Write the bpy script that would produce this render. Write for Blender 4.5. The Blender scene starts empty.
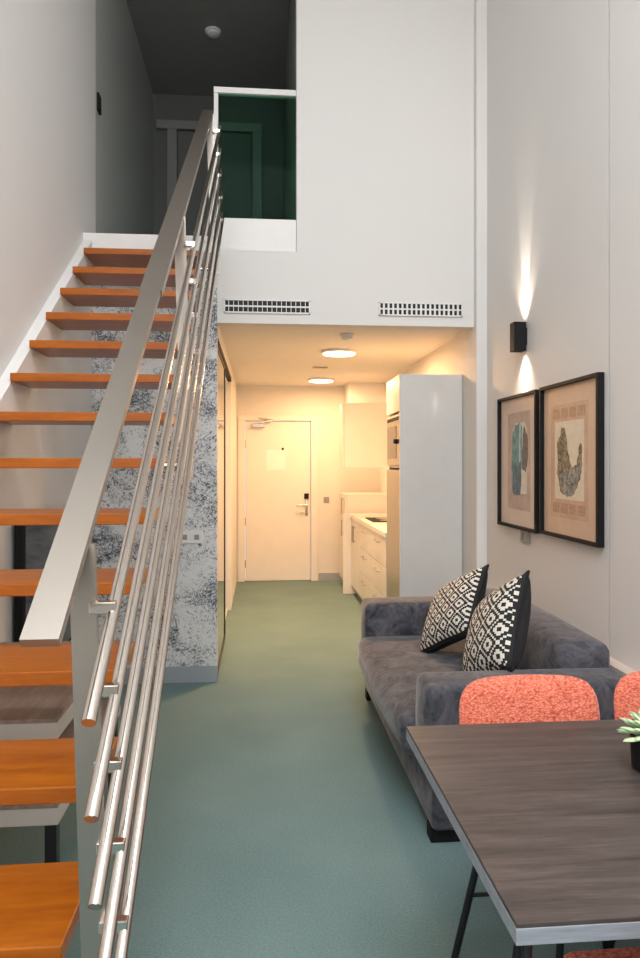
import bpy, bmesh, math, random
from mathutils import Vector, Matrix
random.seed(7)
S = bpy.context.scene
COL = S.collection

# ------------------------------------------------------------------ camera
YAW = math.atan(60 / 700)
cam = bpy.data.cameras.new('camera')
cam.sensor_width = 36.0
cam.lens = 700 / 958 * 36.0
cam.shift_y = -15 / 958
cam.clip_start = 0.05
camo = bpy.data.objects.new('camera', cam)
camo.location = (0, 0, 1.47)
camo.rotation_euler = (math.pi / 2, 0, -YAW)
COL.objects.link(camo)
S.camera = camo

# ------------------------------------------------------------------ world, exposure, daylight and added fill
W = bpy.data.worlds.new('sky')
S.world = W
W.use_nodes = True
W.node_tree.nodes['Background'].inputs[0].default_value = (0.94, 0.97, 1.0, 1)
W.node_tree.nodes['Background'].inputs[1].default_value = 1.0
S.view_settings.view_transform = 'Standard'
S.view_settings.look = 'None'
S.view_settings.gamma = 1.0
S.view_settings.exposure = 0.0
S.view_settings.use_curve_mapping = False


def area(name, loc, rot, sx, sy, power, color):
    l = bpy.data.lights.new(name, 'AREA')
    l.shape = 'RECTANGLE'
    l.size = sx
    l.size_y = sy
    l.energy = power
    l.color = color
    o = bpy.data.objects.new(name, l)
    o.location = loc
    o.rotation_euler = rot
    COL.objects.link(o)
    return o


# daylight that comes in through the tall window behind the camera
area('window_daylight', (0.25, -1.30, 2.9), (math.pi / 2, 0, 0), 2.4, 3.1, 62, (1.0, 0.96, 0.915))
# added fill light with no real source, over the double-height living space
area('added_ceiling_fill', (0.22, -0.3, 5.36), (0, 0, 0), 2.3, 1.7, 172, (0.90, 0.955, 1.0))


def spot(name, loc, rot, power, ang, blend, color, r=0.02):
    l = bpy.data.lights.new(name, 'SPOT')
    l.energy = power
    l.spot_size = math.radians(ang)
    l.spot_blend = blend
    l.color = color
    l.shadow_soft_size = r
    o = bpy.data.objects.new(name, l)
    o.location = loc
    o.rotation_euler = rot
    COL.objects.link(o)
    return o


WARM = (1.0, 0.55, 0.25)
SCONCE_POWER = 16.0
HALL_POWER = (62.0, 26.0)


# ------------------------------------------------------------------ materials
def lin(r, g, b):
    f = lambda v: (v / 255 / 12.92) if v / 255 <= 0.04045 else ((v / 255 + 0.055) / 1.055) ** 2.4
    return (f(r), f(g), f(b), 1)


class NT:
    def __init__(self, name):
        self.m = bpy.data.materials.new(name)
        self.m.use_nodes = True
        self.t = self.m.node_tree
        self.b = self.t.nodes['Principled BSDF']

    def n(self, typ, **kw):
        x = self.t.nodes.new(typ)
        for k, v in kw.items():
            setattr(x, k, v)
        return x

    def l(self, a, b):
        self.t.links.new(a, b)

    def math(self, op, a, b=None, c=None):
        x = self.n('ShaderNodeMath', operation=op)
        for i, v in enumerate((a, b, c)):
            if v is None:
                continue
            if isinstance(v, (int, float)):
                x.inputs[i].default_value = v
            else:
                self.l(v, x.inputs[i])
        return x.outputs[0]

    def coord(self, scale=(1, 1, 1), rot=(0, 0, 0), kind='Object'):
        tc = self.n('ShaderNodeTexCoord')
        mp = self.n('ShaderNodeMapping')
        mp.inputs['Scale'].default_value = scale
        mp.inputs['Rotation'].default_value = rot
        self.l(tc.outputs[kind], mp.inputs[0])
        return mp.outputs[0]

    def noise(self, vec, scale=5, detail=3, rough=0.5, dist=0):
        x = self.n('ShaderNodeTexNoise')
        x.inputs['Scale'].default_value = scale
        x.inputs['Detail'].default_value = detail
        x.inputs['Roughness'].default_value = rough
        x.inputs['Distortion'].default_value = dist
        if vec is not None:
            self.l(vec, x.inputs['Vector'])
        return x.outputs[0]

    def ramp(self, fac, stops, interp='LINEAR'):
        x = self.n('ShaderNodeValToRGB')
        x.color_ramp.interpolation = interp
        e = x.color_ramp.elements
        while len(e) < len(stops):
            e.new(0.5)
        for k, (p, c) in enumerate(stops):
            e[k].position = p
            e[k].color = c if len(c) == 4 else (*c, 1)
        self.l(fac, x.inputs[0])
        return x.outputs[0]

    def mix(self, fac, a, b):
        x = self.n('ShaderNodeMix', data_type='RGBA')
        for s, v in ((x.inputs[0], fac), (x.inputs[6], a), (x.inputs[7], b)):
            if isinstance(v, (int, float)):
                s.default_value = v
            elif isinstance(v, tuple):
                s.default_value = v
            else:
                self.l(v, s)
        return x.outputs[2]

    def bump(self, h, strength=0.2, dist=0.01):
        x = self.n('ShaderNodeBump')
        x.inputs['Strength'].default_value = strength
        x.inputs['Distance'].default_value = dist
        self.l(h, x.inputs['Height'])
        self.l(x.outputs[0], self.b.inputs['Normal'])

    def set(self, color=None, rough=None, metal=None, **kw):
        if color is not None:
            if isinstance(color, tuple):
                self.b.inputs['Base Color'].default_value = color
            else:
                self.l(color, self.b.inputs['Base Color'])
        if rough is not None:
            self.b.inputs['Roughness'].default_value = rough
        if metal is not None:
            self.b.inputs['Metallic'].default_value = metal
        for k, v in kw.items():
            self.b.inputs[k.replace('_', ' ')].default_value = v
        return self.m


def plain(name, col, rough=0.5, metal=0.0, var=0.04, scale=8, **kw):
    t = NT(name)
    v = t.noise(t.coord(), scale, 4)
    a = tuple(min(1, c * (1 - var)) for c in col[:3]) + (1,)
    b = tuple(min(1, c * (1 + var)) for c in col[:3]) + (1,)
    return t.set(t.mix(v, a, b), rough, metal, **kw)


M = {}
t = NT('white_paint')
v = t.noise(t.coord(), 1.5, 4)
t.bump(t.noise(t.coord(), 160, 2), 0.05, 0.002)
M['wall'] = t.set(t.mix(v, (0.715, 0.695, 0.675, 1), (0.745, 0.725, 0.705, 1)), 0.7)
M['ceiling'] = plain('ceiling_paint', (0.72, 0.71, 0.69, 1), 0.8)
M['hallpaint'] = plain('hall_cream_paint', (0.76, 0.735, 0.70, 1), 0.7)
M['landing_shade'] = plain('shaded_landing_grey', (0.24, 0.24, 0.23, 1), 0.7)  # shade of the unlit landing is put into this colour
M['landing_shade_pale'] = plain('lightly_shaded_landing', (0.42, 0.43, 0.41, 1), 0.7)  # paler painted shade for the landing's left wall, which catches more light
M['landing_shade_deep'] = plain('deeply_shaded_landing', (0.13, 0.13, 0.125, 1), 0.7)  # deepest painted shade, for the dark far end of the landing
M['trimwhite'] = plain('white_gloss_trim', (0.74, 0.72, 0.70, 1), 0.35)
M['baseboard'] = plain('grey_skirting', lin(158, 165, 172), 0.5)
M['ledge'] = plain('beige_ledge', lin(205, 190, 178), 0.5)

t = NT('teal_carpet')
c1 = t.coord()
big = t.noise(c1, 2.2, 4)
fine = t.noise(c1, 140, 2, 0.6)
fib = t.noise(t.coord((60, 220, 60)), 1.5, 2)
f2 = t.math('ADD', t.math('MULTIPLY', fine, 0.6), t.math('ADD', t.math('MULTIPLY', fib, 0.3), t.math('MULTIPLY', big, 0.25)))
t.bump(fine, 0.35, 0.004)
M['carpet'] = t.set(t.ramp(f2, [(0.33, (0.105, 0.178, 0.180)), (0.77, (0.222, 0.315, 0.310))]), 0.95, Specular_IOR_Level=0.1)

# wallpaper: grey-blue foliage on pale ground
t = NT('foliage_wallpaper')
c1 = t.coord()
warp = t.n('ShaderNodeTexNoise')
warp.inputs['Scale'].default_value = 4
t.l(c1, warp.inputs['Vector'])
addv = t.n('ShaderNodeVectorMath', operation='MULTIPLY_ADD')
t.l(warp.outputs[1], addv.inputs[0])
addv.inputs[1].default_value = (0.25, 0.25, 0.25)
t.l(c1, addv.inputs[2])
leaf = t.noise(addv.outputs[0], 52, 4, 0.75, 0.8)
mass = t.noise(c1, 4.5, 3, 0.55, 0.6)
vor = t.n('ShaderNodeTexVoronoi', feature='DISTANCE_TO_EDGE')
vor.inputs['Scale'].default_value = 55
t.l(addv.outputs[0], vor.inputs['Vector'])
k = t.math('ADD', t.math('MULTIPLY', leaf, 1.0), t.math('MULTIPLY', mass, 0.75))
inkc = t.ramp(k, [(0.0, lin(54, 56, 60)), (0.64, lin(64, 68, 74)), (0.72, lin(134, 140, 147)), (0.79, lin(196, 199, 202)), (1.0, lin(228, 227, 225))])
edge = t.math('LESS_THAN', vor.outputs[0], 0.09)
dk = t.math('MULTIPLY', edge, t.math('LESS_THAN', k, 0.88))
M['wallpaper'] = t.set(t.mix(t.math('MULTIPLY', dk, 0.85), inkc, lin(62, 68, 80)), 0.75)


def wood(name, a, b, scale, rough, stretch, c=None, bump=0.03, **kw):
    t = NT(name)
    v = t.coord(stretch)
    n1 = t.noise(v, scale, 6, 0.65, 0.4)
    n2 = t.noise(v, scale * 6, 4, 0.6)
    f = t.math('ADD', t.math('MULTIPLY', n1, 0.7), t.math('MULTIPLY', n2, 0.3))
    t.bump(f, bump, 0.003)
    return t.set(t.ramp(f, [(0.32, a), (0.68, b)]), rough, **kw)


M['tread'] = wood('orange_wood', (0.27, 0.060, 0.004, 1), (0.44, 0.125, 0.008, 1), 3, 0.30, (1.2, 9, 9), Specular_IOR_Level=0.35)
M['tabletop'] = wood('dark_grey_wood', lin(40, 34, 32), lin(92, 80, 76), 3.0, 0.42, (0.9, 12, 12))
M['tableedge'] = wood('pale_grey_edge', lin(122, 128, 136), lin(160, 166, 174), 4, 0.4, (1, 10, 10))
M['consoletop'] = wood('brown_grey_wood', lin(124, 104, 92), lin(172, 150, 136), 3, 0.45, (10, 1.0, 10))
M['consoleedge'] = plain('off_white_edge', lin(206, 198, 188), 0.45)


def brushed(name, col, rough):
    t = NT(name)
    n = t.noise(t.coord((90, 2, 2)), 14, 2)
    r = t.ramp(n, [(0.3, (rough * 0.93,) * 3), (0.7, (rough * 1.07,) * 3)])
    t.l(r, t.b.inputs['Roughness'])
    return t.set(col, None, 1.0)


M['steel'] = brushed('brushed_steel', (0.44, 0.395, 0.35, 1), 0.34)
M['chrome'] = brushed('polished_steel', (0.64, 0.585, 0.53, 1), 0.18)
M['darksteel'] = brushed('appliance_steel', (0.50, 0.47, 0.43, 1), 0.32)
M['blackmetal'] = plain('black_metal', (0.012, 0.012, 0.014, 1), 0.45)
M['black'] = plain('matte_black', (0.010, 0.010, 0.011, 1), 0.6, Specular_IOR_Level=0.2)
M['blackglass'] = plain('black_screen_glass', (0.010, 0.011, 0.013, 1), 0.08)
M['gloss'] = plain('grey_white_gloss', (0.68, 0.665, 0.645, 1), 0.12, Coat_Weight=0.5)
M['cab'] = plain('white_cabinet', (0.74, 0.72, 0.68, 1), 0.3)
M['worktop'] = plain('white_worktop', (0.80, 0.78, 0.73, 1), 0.25)
M['door'] = plain('cream_door', (0.80, 0.775, 0.74, 1), 0.45)
M['plastic'] = plain('white_plastic', (0.80, 0.79, 0.77, 1), 0.4)
M['greyplate'] = plain('grey_plate', lin(150, 148, 144), 0.4)
M['paper'] = plain('white_paper', (0.88, 0.88, 0.88, 1), 0.7)
M['ink'] = plain('grey_ink', lin(150, 150, 150), 0.7)
M['ventdark'] = plain('vent_dark', (0.015, 0.015, 0.016, 1), 0.7)
M['soil'] = plain('dark_soil', (0.03, 0.022, 0.015, 1), 0.9, var=0.4, scale=60)
t = NT('pale_green_leaf')
lv = t.noise(t.coord(), 30, 3)
M['leaf'] = t.set(t.ramp(lv, [(0.3, lin(140, 182, 128)), (0.7, lin(220, 234, 196))]), 0.5, Subsurface_Weight=0.1)


def velvet(name, a, b):
    t = NT(name)
    c = t.coord()
    n1 = t.noise(c, 9, 5, 0.7, 1.2)
    n2 = t.noise(c, 45, 3, 0.6)
    f = t.math('ADD', t.math('MULTIPLY', n1, 0.8), t.math('MULTIPLY', n2, 0.2))
    t.bump(n2, 0.25, 0.004)
    return t.set(t.ramp(f, [(0.38, a), (0.62, b)]), 0.85, Sheen_Weight=0.40, Sheen_Roughness=0.35)


M['velvet'] = velvet('grey_velvet', lin(38, 42, 52), lin(98, 96, 102))

t = NT('coral_weave')
c = t.coord((1, 1, 1))
wv = t.n('ShaderNodeTexVoronoi')
wv.inputs['Scale'].default_value = 120
mp = t.coord((1.0, 1.0, 1.7))
t.l(mp, wv.inputs['Vector'])
t.bump(wv.outputs[0], 0.6, 0.004)
nn = t.noise(c, 60, 3)
kk = t.math('ADD', t.math('MULTIPLY', wv.outputs[0], 0.7), t.math('MULTIPLY', nn, 0.5))
M['coral'] = t.set(t.ramp(kk, [(0.25, lin(246, 158, 132)), (0.55, lin(228, 120, 94)), (0.9, lin(180, 74, 52))]), 0.9, Sheen_Weight=0.2)


def pillow_mat(name, T):
    t = NT(name)
    tc = t.n('ShaderNodeTexCoord')
    sp = t.n('ShaderNodeSeparateXYZ')
    t.l(tc.outputs['Object'], sp.inputs[0])
    px = T / 12

    def cell(o, off):
        q = t.math('MULTIPLY', t.math('FLOOR', t.math('DIVIDE', sp.outputs[o], px)), 1 / 12)
        q = t.math('ADD', q, off)
        return t.math('ABSOLUTE', t.math('SUBTRACT', t.math('FRACT', t.math('ADD', q, 50)), 0.46))
    d = t.math('ADD', cell('X', 0), cell('Z', 0))
    d2 = t.math('ADD', cell('X', 0.5), cell('Z', 0.5))
    dm = t.math('MINIMUM', d, d2)
    r1 = t.math('MULTIPLY', t.math('GREATER_THAN', dm, 0.13), t.math('LESS_THAN', dm, 0.31))
    r2 = t.math('GREATER_THAN', dm, 0.455)
    f = t.math('MAXIMUM', r1, r2)
    # the back of the cushion is plain black
    fr = t.math('LESS_THAN', sp.outputs['Y'], -0.020)
    f = t.math('MULTIPLY', f, fr)
    t.bump(t.noise(t.coord(), 220, 2), 0.2, 0.002)
    return t.set(t.mix(f, (0.014, 0.014, 0.016, 1), lin(222, 216, 205)), 0.9)


M['pillow'] = pillow_mat('diamond_weave', 0.118)
M['pillow_small'] = pillow_mat('small_diamond_weave', 0.098)

# tinted glass: transparent tint with fresnel gloss
t = NT('green_glass')
tr = t.n('ShaderNodeBsdfTransparent')
tr.inputs[0].default_value = (0.60, 0.84, 0.73, 1)
gl = t.n('ShaderNodeBsdfGlossy')
gl.inputs['Roughness'].default_value = 0.03
fr = t.n('ShaderNodeFresnel')
fr.inputs[0].default_value = 1.04
mx = t.n('ShaderNodeMixShader')
t.l(fr.outputs[0], mx.inputs[0])
t.l(tr.outputs[0], mx.inputs[1])
t.l(gl.outputs[0], mx.inputs[2])
t.l(mx.outputs[0], t.t.nodes['Material Output'].inputs[0])
M['glass'] = t.m
t = NT('mirror')
M['mirror'] = t.set((0.86, 0.86, 0.84, 1), 0.02, 1.0)
t = NT('lamp_glow')
M['glow'] = t.set((1, 0.9, 0.75, 1), 0.5, 0, Emission_Color=(1.0, 0.84, 0.62, 1), Emission_Strength=6.0)


# ------------------------------------------------------------------ mesh helpers
def bx(bm, x0, x1, y0, y1, z0, z1, bev=0.0, seg=2):
    r = bmesh.ops.create_cube(bm, size=1.0)
    vs = r['verts']
    for v in vs:
        v.co = Vector((x0 + (v.co.x + .5) * (x1 - x0), y0 + (v.co.y + .5) * (y1 - y0), z0 + (v.co.z + .5) * (z1 - z0)))
    if bev > 0:
        es = list({e for v in vs for e in v.link_edges})
        bmesh.ops.bevel(bm, geom=es, offset=bev, segments=seg, affect='EDGES', profile=0.5)


def tube(bm, p0, p1, r, seg=12, r2=None):
    p0, p1 = Vector(p0), Vector(p1)
    d = p1 - p0
    q = d.to_track_quat('Z', 'Y').to_matrix().to_4x4()
    m = Matrix.Translation((p0 + p1) / 2) @ q
    bmesh.ops.create_cone(bm, cap_ends=True, segments=seg, radius1=r, radius2=r if r2 is None else r2, depth=d.length, matrix=m)


def lathe(bm, c, prof, seg=24):
    rings = []
    for r, z in prof:
        rings.append([bm.verts.new((c[0] + r * math.cos(2 * math.pi * i / seg), c[1] + r * math.sin(2 * math.pi * i / seg), c[2] + z)) for i in range(seg)])
    for a, b in zip(rings, rings[1:]):
        for i in range(seg):
            bm.faces.new((a[i], a[(i + 1) % seg], b[(i + 1) % seg], b[i]))
    bm.faces.new(list(reversed(rings[0])))
    bm.faces.new(rings[-1])


def prism(bm, pts, a, b, axis):
    """extrude a 2-D outline along axis ('X' -> pts are (y,z); 'Y' -> (x,z); 'Z' -> (x,y))"""
    def mk(p, w):
        return {'X': (w, p[0], p[1]), 'Y': (p[0], w, p[1]), 'Z': (p[0], p[1], w)}[axis]
    A = [bm.verts.new(mk(p, a)) for p in pts]
    B = [bm.verts.new(mk(p, b)) for p in pts]
    n = len(pts)
    bm.faces.new(A)
    bm.faces.new(list(reversed(B)))
    for i in range(n):
        bm.faces.new((A[i], A[(i + 1) % n], B[(i + 1) % n], B[i]))
    bmesh.ops.recalc_face_normals(bm, faces=bm.faces[:])


def obar(bm, p0, p1, side, w, th):
    """flat bar from p0 to p1, w wide along `side`, th thick"""
    p0, p1, side = Vector(p0), Vector(p1), Vector(side).normalized()
    d = (p1 - p0).normalized()
    nrm = d.cross(side).normalized()
    vs = []
    for p in (p0, p1):
        for a, b in ((-1, -1), (1, -1), (1, 1), (-1, 1)):
            vs.append(bm.verts.new(p + side * a * w / 2 + nrm * b * th / 2))
    for f in ((0, 1, 2, 3), (7, 6, 5, 4), (0, 4, 5, 1), (1, 5, 6, 2), (2, 6, 7, 3), (3, 7, 4, 0)):
        bm.faces.new([vs[i] for i in f])
    bmesh.ops.recalc_face_normals(bm, faces=bm.faces[:])


def soft(bm, x0, x1, y0, y1, z0, z1, r, puff=(0, 0, 0), n=10, seg=5):
    """rounded upholstered block with gently swollen faces"""
    b2 = bmesh.new()
    bx(b2, x0, x1, y0, y1, z0, z1, r, seg)
    bmesh.ops.subdivide_edges(b2, edges=[e for e in b2.edges if e.calc_length() > 0.12], cuts=n, use_grid_fill=True)
    c = Vector(((x0 + x1) / 2, (y0 + y1) / 2, (z0 + z1) / 2))
    h = Vector(((x1 - x0) / 2, (y1 - y0) / 2, (z1 - z0) / 2))
    for v in b2.verts:
        u = Vector(((v.co.x - c.x) / h.x, (v.co.y - c.y) / h.y, (v.co.z - c.z) / h.z))
        f = [max(0.0, 1 - min(1, abs(k)) ** 2.2) for k in u]
        v.co.x += puff[0] * u.x * f[1] * f[2]
        v.co.y += puff[1] * u.y * f[0] * f[2]
        v.co.z += puff[2] * u.z * f[0] * f[1]
    me = bpy.data.meshes.new('tmp')
    b2.to_mesh(me)
    b2.free()
    bm.from_mesh(me)
    bpy.data.meshes.remove(me)


def world_origin(o):
    p = Vector((0, 0, 0))
    while o is not None:
        p += o.location
        o = o.parent
    return p


def obj(name, bm, mat, parent=None, smooth=False, label=None, local=False):
    if parent is not None and not local:
        w = world_origin(parent)
        for v in bm.verts:
            v.co -= w
    me = bpy.data.meshes.new(name)
    bm.normal_update()
    bm.to_mesh(me)
    bm.free()
    if smooth:
        for p in me.polygons:
            p.use_smooth = True
        if smooth != 'all':
            me.set_sharp_from_angle(angle=math.radians(40))
    mats = mat if isinstance(mat, (list, tuple)) else [mat]
    for m_ in mats:
        me.materials.append(M[m_] if isinstance(m_, str) else m_)
    o = bpy.data.objects.new(name, me)
    COL.objects.link(o)
    if parent is not None:
        o.parent = parent
    if label:
        o['label'] = label
    return o


def box(name, mat, parent, x0, x1, y0, y1, z0, z1, bev=0.0, label=None, smooth=False, seg=2):
    bm = bmesh.new()
    bx(bm, x0, x1, y0, y1, z0, z1, bev, seg)
    return obj(name, bm, mat, parent, smooth, label)


def thing(name, label, cat, loc=(0, 0, 0), group=None):
    o = bpy.data.objects.new(name, None)
    o.empty_display_size = 0.1
    COL.objects.link(o)
    o.location = loc
    return tag(o, label, cat, group)


def tag(o, label, cat, group=None):
    o['label'] = label
    o['category'] = cat
    if group:
        o['group'] = group
    return o


def struct(name, mat, *boxes, bev=0.0):
    bm = bmesh.new()
    for b in boxes:
        bx(bm, *b, bev)
    o = obj(name, bm, mat)
    o['kind'] = 'structure'
    return o


def recentre(o):
    """origin of a single-mesh thing to its base centre"""
    vs = [v.co for v in o.data.vertices]
    lo = Vector([min(v[i] for v in vs) for i in range(3)])
    hi = Vector([max(v[i] for v in vs) for i in range(3)])
    c = Vector(((lo.x + hi.x) / 2, (lo.y + hi.y) / 2, lo.z))
    for v in o.data.vertices:
        v.co -= c
    o.location = c
    return o


# ------------------------------------------------------------------ the setting
XL, XR, YB, YH, YE, ZC = -1.12, 1.57, -1.2, 4.8, 8.8, 5.4
HX0, HX1, HZ = -0.29, 1.505, 2.45
LZ = 2.94
struct('floor', 'carpet', (XL - .1, XR + .1, YB, YE + .1, -.1, 0))
struct('ceiling', 'ceiling', (XL - .1, XR + .1, YB, 7.7, ZC, ZC + .1))
struct('wall_left', 'wall', (XL - .1, XL, YB, YH + .1, 0, ZC))
struct('wall_landing_left', 'landing_shade_pale', (XL - .1, XL, YH + .1, 7.6, LZ - .1, ZC))
struct('wall_landing_back', 'landing_shade_deep', (XL - .1, 0.35, 7.5, 7.6, LZ - .1, ZC))
struct('wall_landing_right', 'landing_shade', (0.25, 0.35, YH + .1, 7.5, LZ - .1, ZC))
struct('ceiling_landing', 'landing_shade', (XL, 0.25, YH + .1, 7.5, ZC - .03, ZC))
struct('wall_right_far', 'wall', (XR, XR + .1, 3.05, YH + .1, 0, ZC), (XR + .03, XR + .1, 2.9, 3.05, 0, ZC), (HX1 - .01, XR, 4.74, YH + .1, 0, ZC))
struct('wall_right_near', 'wall', (XR - .006, XR + .1, YB, 2.9, 0, ZC), (XR - .006, XR + .028, 2.9, 3.02, 0, ZC))
struct('trim_1', 'ledge', (1.50, XR - .001, 0.2, 4.735, 0, 0.607))
struct('wall_bulkhead', 'wall', (0.25, HX1 - .01, YH, YH + .1, 2.43, ZC), (HX0 - .03, 0.25, YH, YH + .1, 2.43, 2.93))
struct('wall_stairs', 'wallpaper', (XL, HX0, YH - .02, YH + .06, 0, LZ - .1))
struct('baseboard_stairs', 'baseboard', (XL, HX0 + .004, YH - .035, YH - .02, 0, 0.105))
struct('floor_landing', 'wall', (XL, HX0 - .03, 4.56, YH + .1, LZ - .1, LZ), (XL, 0.25, YH + .1, 7.5, LZ - .1, LZ))
struct('trim_2', 'trimwhite', (HX0 - .03, 0.249, YH + .012, YH + .09, 2.93, 3.15), bev=.003)
struct('ceiling_hall', 'hallpaint', (HX0 - .1, HX1 + .1, YH + .1, YE, HZ, HZ + .08))
struct('wall_hall_right', 'hallpaint', (HX1, HX1 + .1, YH + .1, YE, 0, HZ))
struct('wall_hall_left', 'hallpaint', (HX0 - .1, HX0, 7.08, YE, 0, HZ), (HX0 - .1, HX0, YH + .06, 7.08, 2.34, HZ), (HX0 - .2, HX0 - .1, YH + .06, 7.08, 0, HZ))
struct('wall_hall_back', 'hallpaint', (HX0 - .1, -0.187, YE, YE + .1, 0, HZ), (0.64, HX1 + .1, YE, YE + .1, 0, HZ), (-0.187, 0.64, YE, YE + .1, 2.012, HZ))
struct('baseboard_hall', 'baseboard', (0.735, HX1, YE - .014, YE, 0, 0.095))
struct('trim_3', 'hallpaint', (1.06, HX1, 8.35, YE, 2.16, HZ))
# window wall behind the camera
struct('wall_window', 'wall', (XL - .1, -0.95, YB - .1, YB, 0, ZC), (1.45, XR + .1, YB - .1, YB, 0, ZC), (-0.95, 1.45, YB - .1, YB, 0, 1.25), (-0.95, 1.45, YB - .1, YB, 4.45, ZC))
struct('window_1', 'blackmetal', (-.95, 1.45, YB - .07, YB - .03, 1.25, 1.31), (-.95, 1.45, YB - .07, YB - .03, 4.39, 4.45), (-.95, -.89, YB - .07, YB - .03, 1.31, 4.39), (1.39, 1.45, YB - .07, YB - .03, 1.31, 4.39), (.22, .28, YB - .07, YB - .03, 1.31, 4.39), (-.89, 1.39, YB - .07, YB - .03, 2.8, 2.86))

# entrance door
d1 = struct('door_1', 'door', (-0.180, 0.633, YE + .012, YE + .055, 0.006, 2.005), bev=.002)
bm = bmesh.new()
bx(bm, -0.272, -0.187, YE - .018, YE + .06, 0, 2.075, .004)
bx(bm, 0.64, 0.727, YE - .018, YE + .06, 0, 2.075, .004)
bx(bm, -0.187, 0.64, YE - .018, YE + .06, 2.012, 2.075, .004)
obj('door_frame', bm, 'door', d1)
for z in (0.22, 0.75, 1.72):
    bm = bmesh.new()
    tube(bm, (-0.184, YE + .004, z - .05), (-0.184, YE + .004, z + .05), .008)
    obj('hinge', bm, 'darksteel', d1, label='steel hinge')
bm = bmesh.new()
bx(bm, 0.555, 0.612, YE - .006, YE + .013, 1.03, 1.10, .004)
obj('card_reader', bm, 'black', d1, label='black square card lock')
bm = bmesh.new()
bx(bm, 0.57, 0.60, YE - .002, YE + .013, 0.82, 1.01, .004)
tube(bm, (0.585, YE + .01, 0.955), (0.585, YE - .045, 0.955), .010)
tube(bm, (0.595, YE - .045, 0.955), (0.455, YE - .045, 0.955), .010)
tube(bm, (0.585, YE + .01, 0.86), (0.585, YE - .012, 0.86), .012)
tube(bm, (0.56, YE - .012, 0.862), (0.50, YE - .012, 0.862), .005)
obj('door_handle', bm, 'darksteel', d1, smooth=True, label='steel lever handle')
bm = bmesh.new()
bx(bm, -0.10, 0.06, YE - .04, YE + .012, 1.925, 1.975, .006)
obar(bm, (0.0, YE - .055, 1.985), (0.17, YE - .045, 2.02), (0, 1, 0), .02, .012)
obar(bm, (0.17, YE - .045, 2.02), (-0.02, YE - .02, 2.045), (0, 1, 0), .02, .012)
obj('door_closer', bm, 'darksteel', d1, label='steel overhead door closer')
bm = bmesh.new()
tube(bm, (0.285, YE + .013, 1.66), (0.285, YE + .004, 1.66), .016)
obj('peephole', bm, 'black', d1, label='black peephole')
bm = bmesh.new()
bx(bm, 0.075, 0.315, YE + .008, YE + .0115, 1.39, 1.645)
bm2 = bm
nt_ = obj('notice_sheet', bm2, 'paper')
tag(recentre(nt_), 'white square notice sheet stuck on the cream entrance door', 'notice')

# landing door at the top of the stairs
d2 = struct('door_2', 'landing_shade_deep', (-0.86, -0.09, 7.455, 7.495, LZ, 4.97), bev=.003)
bm = bmesh.new()
bx(bm, -0.97, -0.87, 7.44, 7.50, LZ, 5.07, .004)
bx(bm, -0.08, 0.02, 7.44, 7.50, LZ, 5.07, .004)
bx(bm, -1.08, 0.02, 7.435, 7.50, 4.985, 5.075, .004)
obj('door_frame', bm, 'landing_shade', d2, label='less deeply shaded door frame')

# ------------------------------------------------------------------ staircase
NZ = lambda y: -0.434 + 0.736 * y
st = thing('staircase', 'open-riser staircase of orange wooden treads along the left wall', 'staircase', (-0.72, 1.0, 0))
for i in range(-7, 8):
    z, y = 1.492 + .184 * i, 2.59 + .25 * i
    box('tread', 'tread', st, XL + .056, -0.368, y, y + .285, z - .037, z, .003)
bm = bmesh.new()
y0, y1 = 0.62, 4.555
prism(bm, [(y0, 0.0), (y0 + .22, 0.0), (y1, NZ(y1) - .26), (y1, NZ(y1) - .03), (y0, NZ(y0) - .03)], XL + .001, XL + .056, 'X')
obj('stringer', bm, 'wall', st, label='white stringer board along the wall')

# ------------------------------------------------------------------ railing
HR = lambda y: 0.466 + 0.736 * y
rl = thing('stair_railing', 'brushed steel stair railing with flat handrail and five sloping tubes', 'railing', (-0.29, 1.2, 0))
bm = bmesh.new()
obar(bm, (-.31, 1.02, HR(1.02)), (-.31, 2.03, HR(2.03)), (1, 0, 0), .054, .016)
obj('handrail', bm, 'steel', rl)
bm = bmesh.new()
obar(bm, (-.31, 2.03, HR(2.03) - .004), (-.31, 4.25, HR(4.25) - .004), (1, 0, 0), .064, .020)
obj('handrail', bm, 'steel', rl)
rods = [1.234, 1.097, .972, .838, .708]
RXS = [-.243, -.239, -.234, -.229, -.224]
for RX, z0 in zip(RXS, rods):
    bm = bmesh.new()
    tube(bm, (RX, 1.02, z0 - .736 * .18), (RX, 4.32, z0 + .736 * 3.12), .0105, 14)
    obj('rail_tube', bm, 'chrome', rl, smooth=True)
for yp, zb in ((1.2, 0.0), (2.62, None), (4.2, None)):
    bm = bmesh.new()
    bot = 0.002 if zb == 0.0 else NZ(yp) - .06
    LX = lambda z: -.296 + .03 * (HR(yp) - z)
    obar(bm, (LX(bot), yp, bot), (LX(HR(yp)), yp, HR(yp) - .012), (1, 0, 0), .042, .014)
    p = obj('post', bm, 'steel', rl)
    bm = bmesh.new()
    tube(bm, (-.330, yp, NZ(yp) - .03), (-.296, yp, NZ(yp) - .03), .012)
    if zb is None:
        tube(bm, (-.364, yp, NZ(yp) - .03), (-.296, yp, NZ(yp) - .03), .012)
    obj('stud', bm, 'chrome', p, smooth=True)
    for RX, z0 in zip(RXS, rods):
        bm = bmesh.new()
        zz = z0 + .736 * (yp - 1.2)
        bx(bm, LX(zz) + .012, RX + .006, yp - .024, yp - .006, zz - .011, zz + .009, .002)
        obj('bracket', bm, 'chrome', p, label='bright steel bracket')

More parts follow.
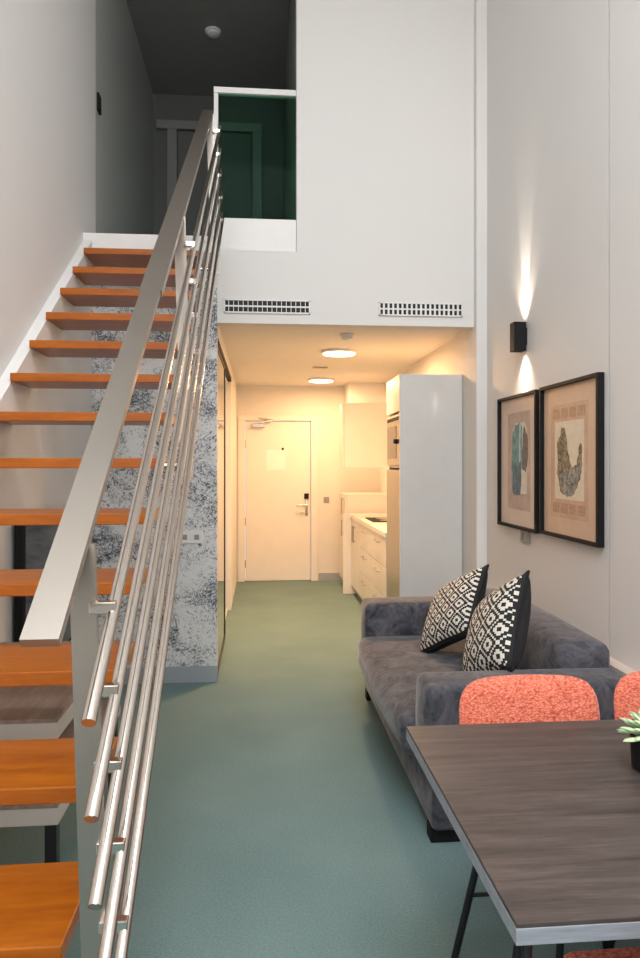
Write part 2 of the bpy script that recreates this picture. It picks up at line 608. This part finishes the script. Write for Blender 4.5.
# ------------------------------------------------------------------ glass balustrade on the landing
gb = thing('glass_balustrade', 'green tinted glass balustrade with white rail on the upper landing', 'balustrade', (-0.03, YH + .05, 3.15))
box('glass_panel', 'glass', gb, -0.29, 0.244, YH + .044, YH + .056, 3.15, 4.01)
box('top_rail', 'trimwhite', gb, -0.315, 0.249, YH + .025, YH + .075, 4.01, 4.05, .003)
box('post', 'trimwhite', gb, -0.315, -0.285, YH + .03, YH + .07, 3.15, 4.01, .003)

# ------------------------------------------------------------------ air vents in the bulkhead
for n_, (xa, xb, lab) in enumerate(((-0.244, 0.342, 'dark slotted air vent grille in the white bulkhead nearer the stairs'),
                                    (0.822, 1.41, 'pale slotted air vent grille in the white bulkhead above the tall cabinet'))):
    za, zb = 2.498, 2.592
    v_ = thing('air_vent', lab, 'vent', ((xa + xb) / 2, YH, za), 'air vents in the bulkhead')
    box('duct_opening', 'ventdark', v_, xa + .006, xb - .006, YH - .006, YH - .001, za + .006, zb - .006)
    bm = bmesh.new()
    for a in ((xa, xb, za, za + .009), (xa, xb, zb - .009, zb), (xa, xa + .008, za, zb), (xb - .008, xb, za, zb)):
        bx(bm, a[0], a[1], YH - .014, YH - .001, a[2], a[3])
    obj('frame', bm, 'plastic', v_)
    bm = bmesh.new()
    zm = (za + zb) / 2
    bx(bm, xa, xb, YH - .013, YH - .004, zm - .005, zm + .005)
    nb = 18
    wbar = .004 if n_ == 0 else .013
    for k in range(1, nb):
        xx = xa + (xb - xa) * k / nb
        bx(bm, xx - wbar / 2, xx + wbar / 2, YH - .012, YH - .004, za, zb)
    obj('slats', bm, 'plastic', v_)

# ------------------------------------------------------------------ ceiling fittings
for n_, (x, y, lab) in enumerate(((0.683, 6.035, 'lit round flat ceiling lamp nearer the living room'), (0.701, 8.04, 'lit round flat ceiling lamp nearer the entrance door'))):
    c_ = thing('ceiling_lamp', lab, 'ceiling light', (x, y, HZ - .035), 'hall ceiling lamps')
    bm = bmesh.new()
    lathe(bm, (x, y, HZ), [(.150, -.001), (.152, -.018), (.145, -.024)], 40)
    obj('lamp_base', bm, 'plastic', c_, smooth=True)
    bm = bmesh.new()
    lathe(bm, (x, y, HZ), [(.140, -.022), (.136, -.031), (.10, -.035)], 40)
    obj('diffuser', bm, 'glow', c_, smooth=True)
    l = bpy.data.lights.new('lamp_light', 'AREA')
    l.shape = 'DISK'
    l.size = .26
    l.energy = HALL_POWER[n_]
    l.color = WARM
    lo = bpy.data.objects.new('lamp_light', l)
    lo.parent = c_
    lo.location = (0, 0, -.006)
    COL.objects.link(lo)


def detector(name, lab, c, r=.055):
    t_ = thing(name, lab, 'smoke detector', (c[0], c[1], c[2] - .05))
    bm = bmesh.new()
    lathe(bm, c, [(r, -.001), (r, -.016), (r * .9, -.02)], 28)
    obj('base', bm, 'plastic', t_, smooth=True)
    bm = bmesh.new()
    lathe(bm, c, [(r * .8, -.018), (r * .78, -.036), (r * .4, -.048)], 28)
    obj('sensor_head', bm, 'plastic', t_, smooth=True)


detector('smoke_detector', 'white smoke detector on the low hall ceiling before the near lamp', (0.655, 5.25, HZ))
detector('smoke_detector', 'round smoke detector on the dark ceiling above the upper landing', (-0.422, 6.36, ZC - .03), .07)
bm = bmesh.new()
bx(bm, .53, .68, 7.02, 7.08, HZ - .012, HZ - .001, .003)
tag(recentre(obj('ceiling_grille', bm, 'greyplate')), 'small dark strip fitting on the hall ceiling between the two lamps', 'ceiling fitting')

# ------------------------------------------------------------------ sliding mirror wardrobe doors on the left of the hall
tr_ = box('door_track', 'black', None, HX0 - .07, HX0 + .004, YH + .07, 7.07, 2.295, 2.335)
tag(recentre(tr_), 'black overhead track above the sliding mirror doors in the hall', 'door track')
for n_, (ya, yb, off, lab) in enumerate(((4.875, 5.98, 0.0, 'sliding mirror wardrobe door nearer the wallpapered wall'), (5.95, 7.06, -.03, 'sliding mirror wardrobe door nearer the entrance door'))):
    w_ = thing('mirror_door', lab, 'wardrobe door', (HX0 - .02 + off, (ya + yb) / 2, 0.004))
    box('mirror_panel', 'mirror', w_, HX0 - .022 + off, HX0 - .008 + off, ya + .015, yb - .015, .03, 2.27)
    bm = bmesh.new()
    for a in ((ya, ya + .018, .006, 2.29), (yb - .018, yb, .006, 2.29), (ya + .018, yb - .018, .006, .03), (ya + .018, yb - .018, 2.27, 2.29)):
        bx(bm, HX0 - .026 + off, HX0 - .002 + off, *a)
    obj('door_frame', bm, 'trimwhite' if n_ else 'blackmetal', w_)

# ------------------------------------------------------------------ kitchen
def bar_handle(parent, p0, p1, out):
    bm = bmesh.new()
    p0, p1, out = Vector(p0), Vector(p1), Vector(out)
    tube(bm, p0 + out, p1 + out, .006)
    d = (p1 - p0).normalized() * .015
    for q in (p0 + d, p1 - d):
        tube(bm, q, q + out, .005)
    return obj('handle', bm, 'darksteel', parent, smooth=True, label='steel bar handle')


OUT = (-.03, 0, 0)
FX = 1.03
tc_ = thing('tall_cabinet', 'tall glossy grey-white appliance cabinet standing at the hall opening', 'cabinet', (1.27, 5.38, 0))
box('side_panel', 'gloss', tc_, FX, HX1 - .004, 5.10, 5.125, 0.004, 2.135, .002, 'glossy grey-white side panel')
box('side_panel', 'cab', tc_, FX + .02, HX1 - .004, 5.645, 5.665, 0.10, 2.135, .002)
bm = bmesh.new()
bx(bm, FX + .03, HX1 - .004, 5.125, 5.645, 2.115, 2.135)
bx(bm, FX + .03, HX1 - .004, 5.125, 5.645, 1.845, 1.86)
bx(bm, FX + .03, HX1 - .004, 5.125, 5.645, 1.44, 1.455)
bx(bm, HX1 - .02, HX1 - .004, 5.125, 5.645, .1, 2.115)
obj('carcass', bm, 'cab', tc_)
box('plinth', 'baseboard', tc_, FX + .05, FX + .07, 5.125, 5.645, .002, .10)
box('door', 'cab', tc_, FX, FX + .02, 5.128, 5.642, 1.865, 2.133, .002)
box('door', 'darksteel', tc_, FX, FX + .02, 5.128, 5.642, 0.11, 1.425, .002, 'steel-fronted refrigerator door')
mw = thing('microwave', 'built-in steel microwave in the upper niche of the tall cabinet', 'microwave', (1.25, 5.385, 1.455))
box('body', 'darksteel', mw, FX + .03, FX + .40, 5.14, 5.63, 1.457, 1.84)
box('front_panel', 'darksteel', mw, FX, FX + .029, 5.135, 5.635, 1.458, 1.838, .003)
box('window', 'blackglass', mw, FX - .003, FX, 5.24, 5.60, 1.51, 1.76)
box('vent_strip', 'black', mw, FX - .003, FX, 5.16, 5.60, 1.80, 1.825)
bm = bmesh.new()
tube(bm, (FX, 5.19, 1.64), (FX - .03, 5.19, 1.64), .018)
obj('knob', bm, 'black', mw)

# base run
b1 = thing('base_cabinet', 'white three-drawer kitchen base cabinet beside the tall cabinet', 'cabinet', (1.27, 6.45, 0), 'kitchen base units')
box('carcass', 'cab', b1, FX + .021, HX1 - .004, 5.67, 7.20, .10, .865)
box('plinth', 'baseboard', b1, FX + .06, FX + .08, 5.67, 7.20, .002, .10)
for ya, yb in ((5.675, 6.43), (6.437, 7.197)):
    for za, zb in ((.105, .36), (.365, .61), (.615, .862)):
        d_ = box('drawer', 'cab', b1, FX, FX + .02, ya, yb, za, zb, .002)
        ym = (ya + yb) / 2
        bar_handle(d_, (FX, ym - .12, zb - .06), (FX, ym + .12, zb - .06), OUT)
b2 = thing('base_cabinet', 'white two-door kitchen base cabinet with upright handles below the hob end', 'cabinet', (1.27, 7.5, 0), 'kitchen base units')
box('carcass', 'cab', b2, FX + .021, HX1 - .004, 7.205, 7.845, .10, .865)
box('plinth', 'baseboard', b2, FX + .06, FX + .08, 7.205, 7.845, .002, .10)
for k, (ya, yb) in enumerate(((7.208, 7.522), (7.528, 7.842))):
    d_ = box('door', 'cab', b2, FX, FX + .02, ya, yb, .105, .862, .002)
    yy = yb - .05 if k == 0 else ya + .05
    bar_handle(d_, (FX, yy, .62), (FX, yy, .80), OUT)
ep = box('end_panel', 'cab', None, .935, HX1 - .004, 7.85, 7.90, .003, .905, .002)
tag(recentre(ep), 'white upright end panel closing the far end of the kitchen counter', 'panel')
wt = box('worktop', 'worktop', None, FX - .012, HX1 - .003, 5.67, 7.849, .866, .906, .003)
tag(recentre(wt), 'continuous white kitchen worktop over the base cabinets', 'worktop')
hb = thing('hob', 'black glass cooking hob set on the white worktop', 'hob', (1.27, 6.95, .907))
box('glass_plate', 'black', hb, 1.09, 1.45, 6.70, 7.22, .907, .914, .002)
bm = bmesh.new()
for yy in (6.84, 7.08):
    lathe(bm, (1.27, yy, .914), [(.09, 0.0002), (.09, .0015), (.085, .0015)], 28)
obj('cooking_zones', bm, 'greyplate', hb)
ft = thing('kitchen_tap', 'steel kitchen tap on the worktop beside the tall cabinet', 'tap', (1.38, 5.95, .907))
bm = bmesh.new()
tube(bm, (1.40, 5.95, .907), (1.40, 5.95, 1.16), .013)
tube(bm, (1.40, 5.95, 1.15), (1.24, 5.95, 1.18), .010)
tube(bm, (1.245, 5.95, 1.185), (1.245, 5.95, 1.14), .011)
obj('spout', bm, 'chrome', ft, smooth=True)
bm = bmesh.new()
tube(bm, (1.40, 5.95, 1.05), (1.40, 5.88, 1.09), .006)
obj('lever', bm, 'chrome', ft, smooth=True)
uc = thing('wall_cabinet', 'shallow white wall cabinet close behind the tall cabinet', 'cabinet', (1.35, 6.0, 1.43))
box('carcass', 'cab', uc, 1.221, HX1 - .004, 5.67, 6.30, 1.43, 2.13)
for ya, yb in ((5.673, 5.982), (5.988, 6.297)):
    box('door', 'cab', uc, 1.20, 1.22, ya, yb, 1.43, 2.13, .002)
u2 = thing('wall_cabinet', 'deep bright white wall cabinet at the far end of the kitchen', 'cabinet', (1.2, 7.9, 1.43))
box('carcass', 'worktop', u2, .912, HX1 - .004, 7.545, 7.82, 1.43, 2.135, .002)
box('door', 'worktop', u2, .892, .911, 7.548, 7.817, 1.43, 2.132, .002)
uf = thing('sideboard_cabinet', 'narrow cream cabinet with two handles between counter end and back wall', 'cabinet', (1.25, 8.3, 0))
box('carcass', 'cab', uf, .992, HX1 - .004, 7.98, 8.55, .10, 1.12)
box('plinth', 'baseboard', uf, 1.03, 1.05, 7.98, 8.55, .002, .10)
for za, zb in ((.105, .86), (.866, 1.118)):
    d_ = box('door', 'cab', uf, .97, .991, 7.983, 8.547, za, zb, .002)
    bar_handle(d_, (.97, 8.05, zb - .22), (.97, 8.05, zb - .04), OUT)


# ------------------------------------------------------------------ switches, sockets
def plate(name, lab, cat, x0, x1, y0, y1, z0, z1, axis, mat='plastic', n=1):
    t_ = thing(name, lab, cat, ((x0 + x1) / 2, (y0 + y1) / 2, z0))
    box('cover_plate', mat, t_, x0, x1, y0, y1, z0, z1, .0015)
    for k in range(n):
        if axis == 'Y':
            w = (x1 - x0) / n
            box('rocker', 'greyplate' if n > 1 else mat, t_, x0 + w * k + w * .3, x0 + w * k + w * .7, y0 - .004, y0 + .001, z0 + (z1 - z0) * .3, z1 - (z1 - z0) * .3, .001)
        else:
            xs = (x0 - .004, x0 + .001) if axis == 'X' else (x1 - .001, x1 + .004)
            w = (y1 - y0) / n
            box('rocker', mat, t_, *xs, y0 + w * k + w * .3, y0 + w * k + w * .7, z0 + (z1 - z0) * .25, z1 - (z1 - z0) * .25, .001)


plate('wall_switch', 'grey wall switch plate below the left framed picture', 'switch', XR - .011, XR - .001, 3.96, 4.09, 1.005, 1.075, 'X', 'greyplate', 2)
plate('wall_socket', 'white double wall socket on the foliage wallpaper', 'socket', -0.545, -0.385, YH - .031, YH - .021, .935, 1.02, 'Y', 'plastic', 2)
plate('wall_switch', 'small grey switch plate beside the entrance door frame', 'switch', .80, .87, YE - .012, YE - .001, .985, 1.055, 'Y', 'greyplate')
plate('wall_switch', 'dark switch on the shaded landing wall at the stair top', 'switch', XL + .001, XL + .015, 4.93, 5.01, 3.91, 4.03, 'L', 'black')

# ------------------------------------------------------------------ console and television under the stairs
cs = thing('console_table', 'two-tier wooden console with pale edges and black legs under the stairs', 'console table', (-0.83, 2.55, 0))
for z_, ya in ((.72, 2.12), (.466, 2.125)):
    box('shelf_board', 'consoletop', cs, -1.085, -.595, ya, 3.05, z_ - .012, z_, .001)
    box('shelf_rim', 'consoleedge', cs, -1.086, -.594, ya - .001, 3.051, z_ - .062, z_ - .0121, .002, 'off-white thick rim')
for x_ in (-1.06, -.618):
    for y_ in (2.15, 3.02):
        box('leg', 'blackmetal', cs, x_ - .017, x_ + .017, y_ - .017, y_ + .017, .001, .658)
tv = thing('television', 'black flat television mounted on the left wall under the stairs', 'television', (XL + .04, 3.75, .46))
box('casing', 'black', tv, XL + .012, XL + .055, 3.27, 4.25, .47, 1.20, .006)
box('screen', 'blackglass', tv, XL + .0551, XL + .058, 3.285, 4.235, .49, 1.185)
box('wall_mount', 'blackmetal', tv, XL + .001, XL + .012, 3.6, 3.9, .7, .95)

# ------------------------------------------------------------------ wall sconce
SX, SY, SZ = XR - .046, 4.035, 2.222
sc = thing('wall_sconce', 'black square up-and-down wall sconce above the pictures', 'wall light', (XR, SY, SZ))
bm = bmesh.new()
for a in ((SX - .036, SX + .036, SY - .036, SY - .032), (SX - .036, SX + .036, SY + .032, SY + .036), (SX - .036, SX - .032, SY - .032, SY + .032), (SX + .032, SX + .036, SY - .032, SY + .032)):
    bx(bm, *a, SZ - .085, SZ + .085)
bx(bm, SX - .032, SX + .032, SY - .032, SY + .032, SZ - .02, SZ + .02)
obj('housing', bm, 'black', sc)
box('wall_plate', 'black', sc, SX + .036, XR - .001, SY - .03, SY + .03, SZ - .05, SZ + .05)
for s_ in (-1, 1):
    bm = bmesh.new()
    lathe(bm, (SX, SY, SZ + s_ * .038), [(.024, -.018), (.028, .0), (.024, .018)], 20)
    obj('bulb', bm, 'glow', sc, smooth=True, label='lit bulb')
for s_ in (-1, 1):
    spot('sconce_beam', (XR - .048, SY, SZ + s_ * .062), (0 if s_ < 0 else math.pi, 0, 0), SCONCE_POWER, 90, 1.0, (1.0, .86, .70), .012)
    spot('sconce_beam', (XR - .046, SY, SZ + s_ * .066), (0, math.radians(-7) if s_ < 0 else math.pi + math.radians(7), 0), SCONCE_POWER * 2.6, 26, 0.7, (1.0, .86, .72), .012)


# ------------------------------------------------------------------ framed pictures
def picture(lab, ya, yb, za, zb, style):
    """hangs on the right wall; ya is the far end"""
    x = XR - .002
    p = thing('framed_picture', lab, 'picture', (x, (ya + yb) / 2, za), 'framed prints on the right wall')
    fw, dp = .018, .034
    bm = bmesh.new()
    bx(bm, x - dp, x, yb, yb + fw, za, zb, .001)
    bx(bm, x - dp, x, ya - fw, ya, za, zb, .001)
    bx(bm, x - dp, x, yb + fw, ya - fw, za, za + fw, .001)
    bx(bm, x - dp, x, yb + fw, ya - fw, zb - fw, zb, .001)
    obj('frame', bm, 'black', p)
    H_, W_ = zb - za, ya - yb
    P = lambda u, v: (ya - u * W_, za + v * H_)      # u left->right in the photo, v bottom->top
    t = NT('print_paper_' + style)
    nz = t.noise(t.coord(), 14, 4)
    base = (lin(206, 186, 172), lin(222, 204, 190)) if style == 'arch' else (lin(204, 172, 146), lin(222, 192, 166))
    pm = t.set(t.mix(nz, *base), 0.55)
    pp = box('paper', pm, p, x - .012, x - .004, yb + fw, ya - fw, za + fw, zb - fw)

    def flat(name, pts, mat, lvl, parent):
        bm = bmesh.new()
        if name == 'print_shape':            # ragged hand-printed outline
            rj = random.Random(len(pts))
            new = []
            for (ua, va), (ub, vb) in zip(pts, pts[1:] + pts[:1]):
                for k_ in range(4):
                    f_ = k_ / 4
                    j_ = 0 if k_ == 0 else .009
                    new.append((ua + (ub - ua) * f_ + rj.uniform(-j_, j_), va + (vb - va) * f_ + rj.uniform(-j_, j_)))
            pts = new
        prism(bm, [P(*q) for q in pts], x - .012 - lvl, x - .0119, 'X')
        return obj(name, bm, mat, parent)

    def mott(name, a, b, sc_=40):
        t = NT(name)
        return t.set(t.ramp(t.noise(t.coord(), sc_, 5, .7), [(.35, a), (.65, b)]), .6)
    if style == 'arch':
        mat1 = mott('print_mount_arch', lin(176, 152, 138), lin(200, 176, 160), 12)
        pn = flat('print_panel', [(.22, .14), (.80, .14), (.80, .87), (.22, .87)], mat1, .0006, pp)
        flat('print_panel', [(.36, .26), (.72, .26), (.72, .74), (.66, .79), (.42, .79), (.36, .74)], mott('print_cream', lin(206, 198, 180), lin(222, 214, 198)), .0010, pp)
        flat('print_shape', [(.34, .30), (.36, .26), (.55, .25), (.58, .32), (.60, .55), (.60, .76), (.54, .79), (.42, .78), (.35, .70), (.33, .50)], mott('print_teal', lin(78, 118, 118), lin(134, 168, 164), 16), .0014, pp)
        flat('print_shape', [(.36, .26), (.55, .25), (.57, .30), (.57, .50), (.48, .46), (.40, .50), (.36, .44)], mott('print_slate', lin(66, 84, 96), lin(112, 130, 142), 40), .0018, pp)
        flat('print_shape', [(.60, .45), (.70, .42), (.74, .52), (.74, .68), (.66, .76), (.62, .70)], mott('print_umber', lin(92, 84, 76), lin(130, 122, 112), 50), .0018, pp)
        flat('print_shape', [(.53, .50), (.56, .50), (.57, .78), (.54, .78)], mott('print_mist', lin(178, 204, 200), lin(206, 222, 218)), .0020, pp)
    else:
        mat1 = mott('print_mount_stone', lin(196, 158, 132), lin(212, 178, 152), 12)
        flat('print_panel', [(.16, .13), (.80, .13), (.80, .86), (.16, .86)], mat1, .0006, pp)
        ht = mott('print_ornament', lin(160, 122, 98), lin(206, 168, 140), 90)
        for v0 in (.77, .16):
            for k_ in range(4):
                u0 = .20 + k_ * .145
                flat('print_ornament', [(u0, v0), (u0 + .125, v0), (u0 + .125, v0 + .065), (u0, v0 + .065)], ht, .0010, pp)
        flat('print_panel', [(.24, .25), (.74, .25), (.74, .75), (.24, .75)], mott('print_cream', lin(216, 202, 178), lin(230, 216, 194)), .0010, pp)
        flat('print_shape', [(.28, .42), (.34, .30), (.46, .265), (.58, .29), (.68, .38), (.71, .47), (.70, .60), (.67, .60), (.62, .47), (.54, .45), (.50, .50), (.46, .60), (.42, .70), (.36, .72), (.34, .66), (.28, .62), (.29, .52)], mott('print_olive', lin(52, 44, 32), lin(170, 152, 122), 45), .0014, pp)
        flat('print_shape', [(.34, .33), (.46, .268), (.58, .292), (.67, .38), (.69, .46), (.58, .46), (.48, .42), (.40, .44), (.33, .40)], mott('print_slate', lin(66, 72, 76), lin(178, 172, 160), 45), .0018, pp)


picture('left framed print with a teal arch shape, further from the camera', 4.43, 3.80, 1.08, 1.888, 'arch')
picture('right framed print on tan paper with a grey rock shape, nearer the camera', 3.745, 3.075, 1.088, 1.89, 'stone')

# ------------------------------------------------------------------ sofa
sf = thing('sofa', 'low grey velvet sofa along the right wall', 'sofa', (1.05, 3.52, 0))
bm = bmesh.new()
bx(bm, .66, 1.48, 2.64, 4.40, .055, .27, .02, 3)
obj('base', bm, 'velvet', sf, True)
bm = bmesh.new()
soft(bm, .585, 1.30, 2.83, 4.20, .255, .435, .06, (.025, .0, .02))
obj('seat_cushion', bm, 'velvet', sf, 'all')
bm = bmesh.new()
soft(bm, .64, 1.485, 2.635, 2.85, .24, .615, .035, (.012, .006, .006))
obj('armrest', bm, 'velvet', sf, 'all')
bm = bmesh.new()
soft(bm, .64, 1.485, 4.18, 4.41, .24, .625, .035, (.012, .006, .006))
obj('armrest', bm, 'velvet', sf, 'all')
bm = bmesh.new()
soft(bm, 1.26, 1.49, 2.84, 4.20, .25, .71, .05, (.03, 0, .02))
obj('backrest', bm, 'velvet', sf, 'all')
for x_ in (.72, 1.36):
    for y_ in (2.70, 4.34):
        box('foot', 'black', sf, x_ - .06, x_ + .06, y_ - .035, y_ + .035, .001, .058, .003)


# ------------------------------------------------------------------ patterned cushions
def cushion(lab, par, Sz, thick, mat):
    X, Y, Z, a, b, tl = par
    n = Vector((-math.cos(a) * math.cos(b), -math.sin(a) * math.cos(b), math.sin(b)))
    near = Vector((math.sin(a), -math.cos(a), 0))
    up = n.cross(near)
    if up.z < 0:
        up = -up
    w = math.cos(tl) * near + math.sin(tl) * up
    h = math.cos(tl) * up - math.sin(tl) * near
    bk = -n
    mw_ = Matrix((w, bk, h)).transposed().to_4x4()
    mw_.translation = (X, Y, Z)
    t_ = thing('cushion', lab, 'cushion', (0, 0, 0), 'diamond patterned cushions on the sofa')
    t_.matrix_world = mw_
    bm = bmesh.new()
    N = 22
    g = {}
    for side in (-1, 1):
        for i in range(N + 1):
            for j in range(N + 1):
                if side == 1 and (i in (0, N) or j in (0, N)):
                    g[(1, i, j)] = g[(-1, i, j)]
                    continue
                u, v = 2 * i / N - 1, 2 * j / N - 1
                pin = 1 - .07 * (1 - abs(u)) ** 1.0 * abs(v) ** 3 - .0
                pin2 = 1 - .07 * (1 - abs(v)) ** 1.0 * abs(u) ** 3
                th = thick / 2 * ((1 - abs(u) ** 2.6) * (1 - abs(v) ** 2.6)) ** .5
                g[(side, i, j)] = bm.verts.new((u * Sz / 2 * pin2, side * th, v * Sz / 2 * pin))
        for i in range(N):
            for j in range(N):
                q = [g[(side, i, j)], g[(side, i + 1, j)], g[(side, i + 1, j + 1)], g[(side, i, j + 1)]]
                bm.faces.new(q if side == -1 else list(reversed(q)))
    obj('cover', bm, mat, t_, 'all', local=True)
    bm = bmesh.new()
    k_ = []
    for i in range(4 * N):
        e, f_ = divmod(i, N)
        s_ = 2 * f_ / N - 1
        u, v = [(s_, -1), (1, s_), (-s_, 1), (-1, -s_)][e]
        pin = 1 - .07 * (1 - abs(u)) * abs(v) ** 3
        pin2 = 1 - .07 * (1 - abs(v)) * abs(u) ** 3
        k_.append(Vector((u * Sz / 2 * pin2, 0, v * Sz / 2 * pin)))
    for p_, q_ in zip(k_, k_[1:] + k_[:1]):
        tube(bm, p_, q_, .006, 8)
    obj('piping', bm, 'black', t_, True, label='black piped edge', local=True)


cushion('black and white diamond cushion at the back, nearer the tall cabinet', (1.045, 3.71, .675, .10, .60, .60), .44, .17, 'pillow_small')
cushion('black and white diamond cushion in front, nearer the coral chairs', (1.065, 3.09, .700, -.04, .40, .56), .465, .19, 'pillow')

# ------------------------------------------------------------------ dining table
tb = thing('dining_table', 'dark grey wood dining table with pale edge and black metal legs', 'table', (.95, 1.48, 0))
box('tabletop', 'tabletop', tb, .40, 1.52, 1.066, 1.895, .742, .75, .001)
box('edge_band', 'tableedge', tb, .3995, 1.5205, 1.0655, 1.8955, .715, .7419, .001, 'pale grey table edge')
for xs in ((.80, .76), (1.34, 1.46)):
    for ys in ((1.75, 1.75), (1.20, 1.14)):
        bm = bmesh.new()
        xx = xs if ys[0] > 1.5 else ((.47, .44) if xs[0] < 1 else (1.44, 1.47))
        tube(bm, (xx[0], ys[0], .715), (xx[1], ys[1], .002), .0095, 10)
        obj('leg', bm, 'blackmetal', tb, True)
bm = bmesh.new()
tube(bm, (.785, 1.75, .42), (1.39, 1.75, .42), .006, 8)
obj('crossbar', bm, 'blackmetal', tb, True)


# ------------------------------------------------------------------ coral chairs
def rrect(w, z0, z1, r, n=8):
    pts = [(-w / 2, z0), (w / 2, z0)]
    for k in range(n + 1):
        a = math.pi / 2 * k / n
        pts.append((w / 2 - r + r * math.cos(a), z1 - r + r * math.sin(a)))
    for k in range(n + 1):
        a = math.pi / 2 + math.pi / 2 * k / n
        pts.append((-w / 2 + r + r * math.cos(a), z1 - r + r * math.sin(a)))
    return pts


def make_chair(lab, group):
    """local: seat centre at origin, the back at +Y, front at -Y"""
    t_ = thing('dining_chair', lab, 'chair', (0, 0, 0), group)
    bm = bmesh.new()
    soft(bm, -.21, .21, -.21, .20, .405, .475, .03, (0, 0, .012))
    obj('seat', bm, 'coral', t_, 'all', local=True)
    # curved upholstered back
    bm = bmesh.new()
    nu, nv = 20, 14
    g = {}
    for s_ in (0, 1):
        for i in range(nu + 1):
            for j in range(nv + 1):
                u, v = 2 * i / nu - 1, j / nv
                z = .50 + .325 * v
                hw = .215 - (.0 if v < .6 else .030 * ((v - .6) / .4) ** 4)
                xx = u * hw
                zz = z - (.016 * abs(u) ** 7 * max(0, (v - .4) / .6) ** 1.5)
                yb = .215 + .05 * v - .035 * u * u
                th = .024 * ((1 - abs(u) ** 6) * (1 - abs(2 * v - 1) ** 6)) ** .5 + .004
                g[(s_, i, j)] = bm.verts.new((xx, yb + (th if s_ else -th), zz))
    for s_ in (0, 1):
        for i in range(nu):
            for j in range(nv):
                q = [g[(s_, i, j)], g[(s_, i + 1, j)], g[(s_, i + 1, j + 1)], g[(s_, i, j + 1)]]
                bm.faces.new(q if s_ == 0 else list(reversed(q)))
    ring = [(i, 0) for i in range(nu)] + [(nu, j) for j in range(nv)] + [(i, nv) for i in range(nu, 0, -1)] + [(0, j) for j in range(nv, 0, -1)]
    for a, b in zip(ring, ring[1:] + ring[:1]):
        bm.faces.new((g[(0, *a)], g[(1, *a)], g[(1, *b)], g[(0, *b)]))
    bmesh.ops.recalc_face_normals(bm, faces=bm.faces[:])
    obj('backrest', bm, 'coral', t_, 'all', local=True)
    for sx in (-1, 1):
        for sy in (-1, 1):
            bm = bmesh.new()
            tube(bm, (sx * .16, sy * .15, .41), (sx * .235, sy * .205, .002), .011, 10)
            obj('leg', bm, 'blackmetal', t_, True, local=True)
        bm = bmesh.new()
        tube(bm, (sx * .12, .15, .40), (sx * .12, .225, .43), .009, 10)
        tube(bm, (sx * .12, .222, .42), (sx * .12, .262, .62), .009, 10)
        obj('back_support', bm, 'blackmetal', t_, True, local=True)
    bm = bmesh.new()
    tube(bm, (-.195, .178, .215), (.195, .178, .215), .006, 8)
    obj('stretcher', bm, 'blackmetal', t_, True, local=True)
    bm = bmesh.new()
    bx(bm, -.17, .17, -.16, .16, .385, .405)
    obj('seat_frame', bm, 'blackmetal', t_, local=True)
    return t_


def copy_thing(src, lab):
    r = src.copy()
    COL.objects.link(r)
    r['label'] = lab
    for ch in src.children:
        c_ = ch.copy()
        COL.objects.link(c_)
        c_.parent = r
    return r


CG = 'coral chairs around the dining table'
ch1 = make_chair('coral woven chair behind the table, in front of the sofa arm', CG)
ch1.location = (.803, 1.815, 0)
ch2 = copy_thing(ch1, 'coral woven chair behind the potted plant, cut by the right picture edge')
ch2.location = (1.292, 1.835, 0)
ch3 = copy_thing(ch1, 'coral chair tucked under the near side of the table, only its seat edge showing')
ch3.location = (.82, 1.19, 0)
ch3.rotation_euler = (0, 0, math.pi)

# ------------------------------------------------------------------ potted plant
PX, PY, PZ = .932, 1.575, .7505
pt = thing('potted_plant', 'small pale green succulent in a black pot on the dining table', 'plant', (PX, PY, PZ))
bm = bmesh.new()
lathe(bm, (PX, PY, PZ), [(.052, 0), (.056, .004), (.060, .082), (.054, .082), (.052, .066)], 32)
obj('pot', bm, 'black', pt, True)
bm = bmesh.new()
lathe(bm, (PX, PY, PZ), [(.050, .060), (.051, .070), (.01, .074)], 24)
obj('soil', bm, 'soil', pt, True)
bm = bmesh.new()
for k in range(46):
    a = k * 2.39996
    el = .12 + .95 * (k / 46)
    base = Vector((PX + .018 * math.cos(a), PY + .018 * math.sin(a), PZ + .07 + .02 * (k / 46)))
    L = .076 - .026 * (k / 46) + random.uniform(-.008, .008)
    d = Vector((math.cos(a) * math.cos(el), math.sin(a) * math.cos(el), math.sin(el)))
    sd = Vector((-math.sin(a), math.cos(a), 0))
    up = d.cross(sd)
    if up.z < 0:
        up = -up
    rows = []
    for j, (tt, wd) in enumerate(((0, .004), (.3, .009), (.6, .014), (.82, .012), (1.0, .002))):
        c = base + d * L * tt + up * (-.006 * tt * tt * 2)
        rows.append([bm.verts.new(c + sd * wd * q[0] + up * wd * q[1]) for q in ((-1, .1), (0, .35), (1, .1), (0, -.3))])
    for r0, r1 in zip(rows, rows[1:]):
        for i in range(4):
            bm.faces.new((r0[i], r0[(i + 1) % 4], r1[(i + 1) % 4], r1[i]))
    bm.faces.new(rows[-1])
    bm.faces.new(list(reversed(rows[0])))
bmesh.ops.recalc_face_normals(bm, faces=bm.faces[:])
obj('leaves', bm, 'leaf', pt, 'all')
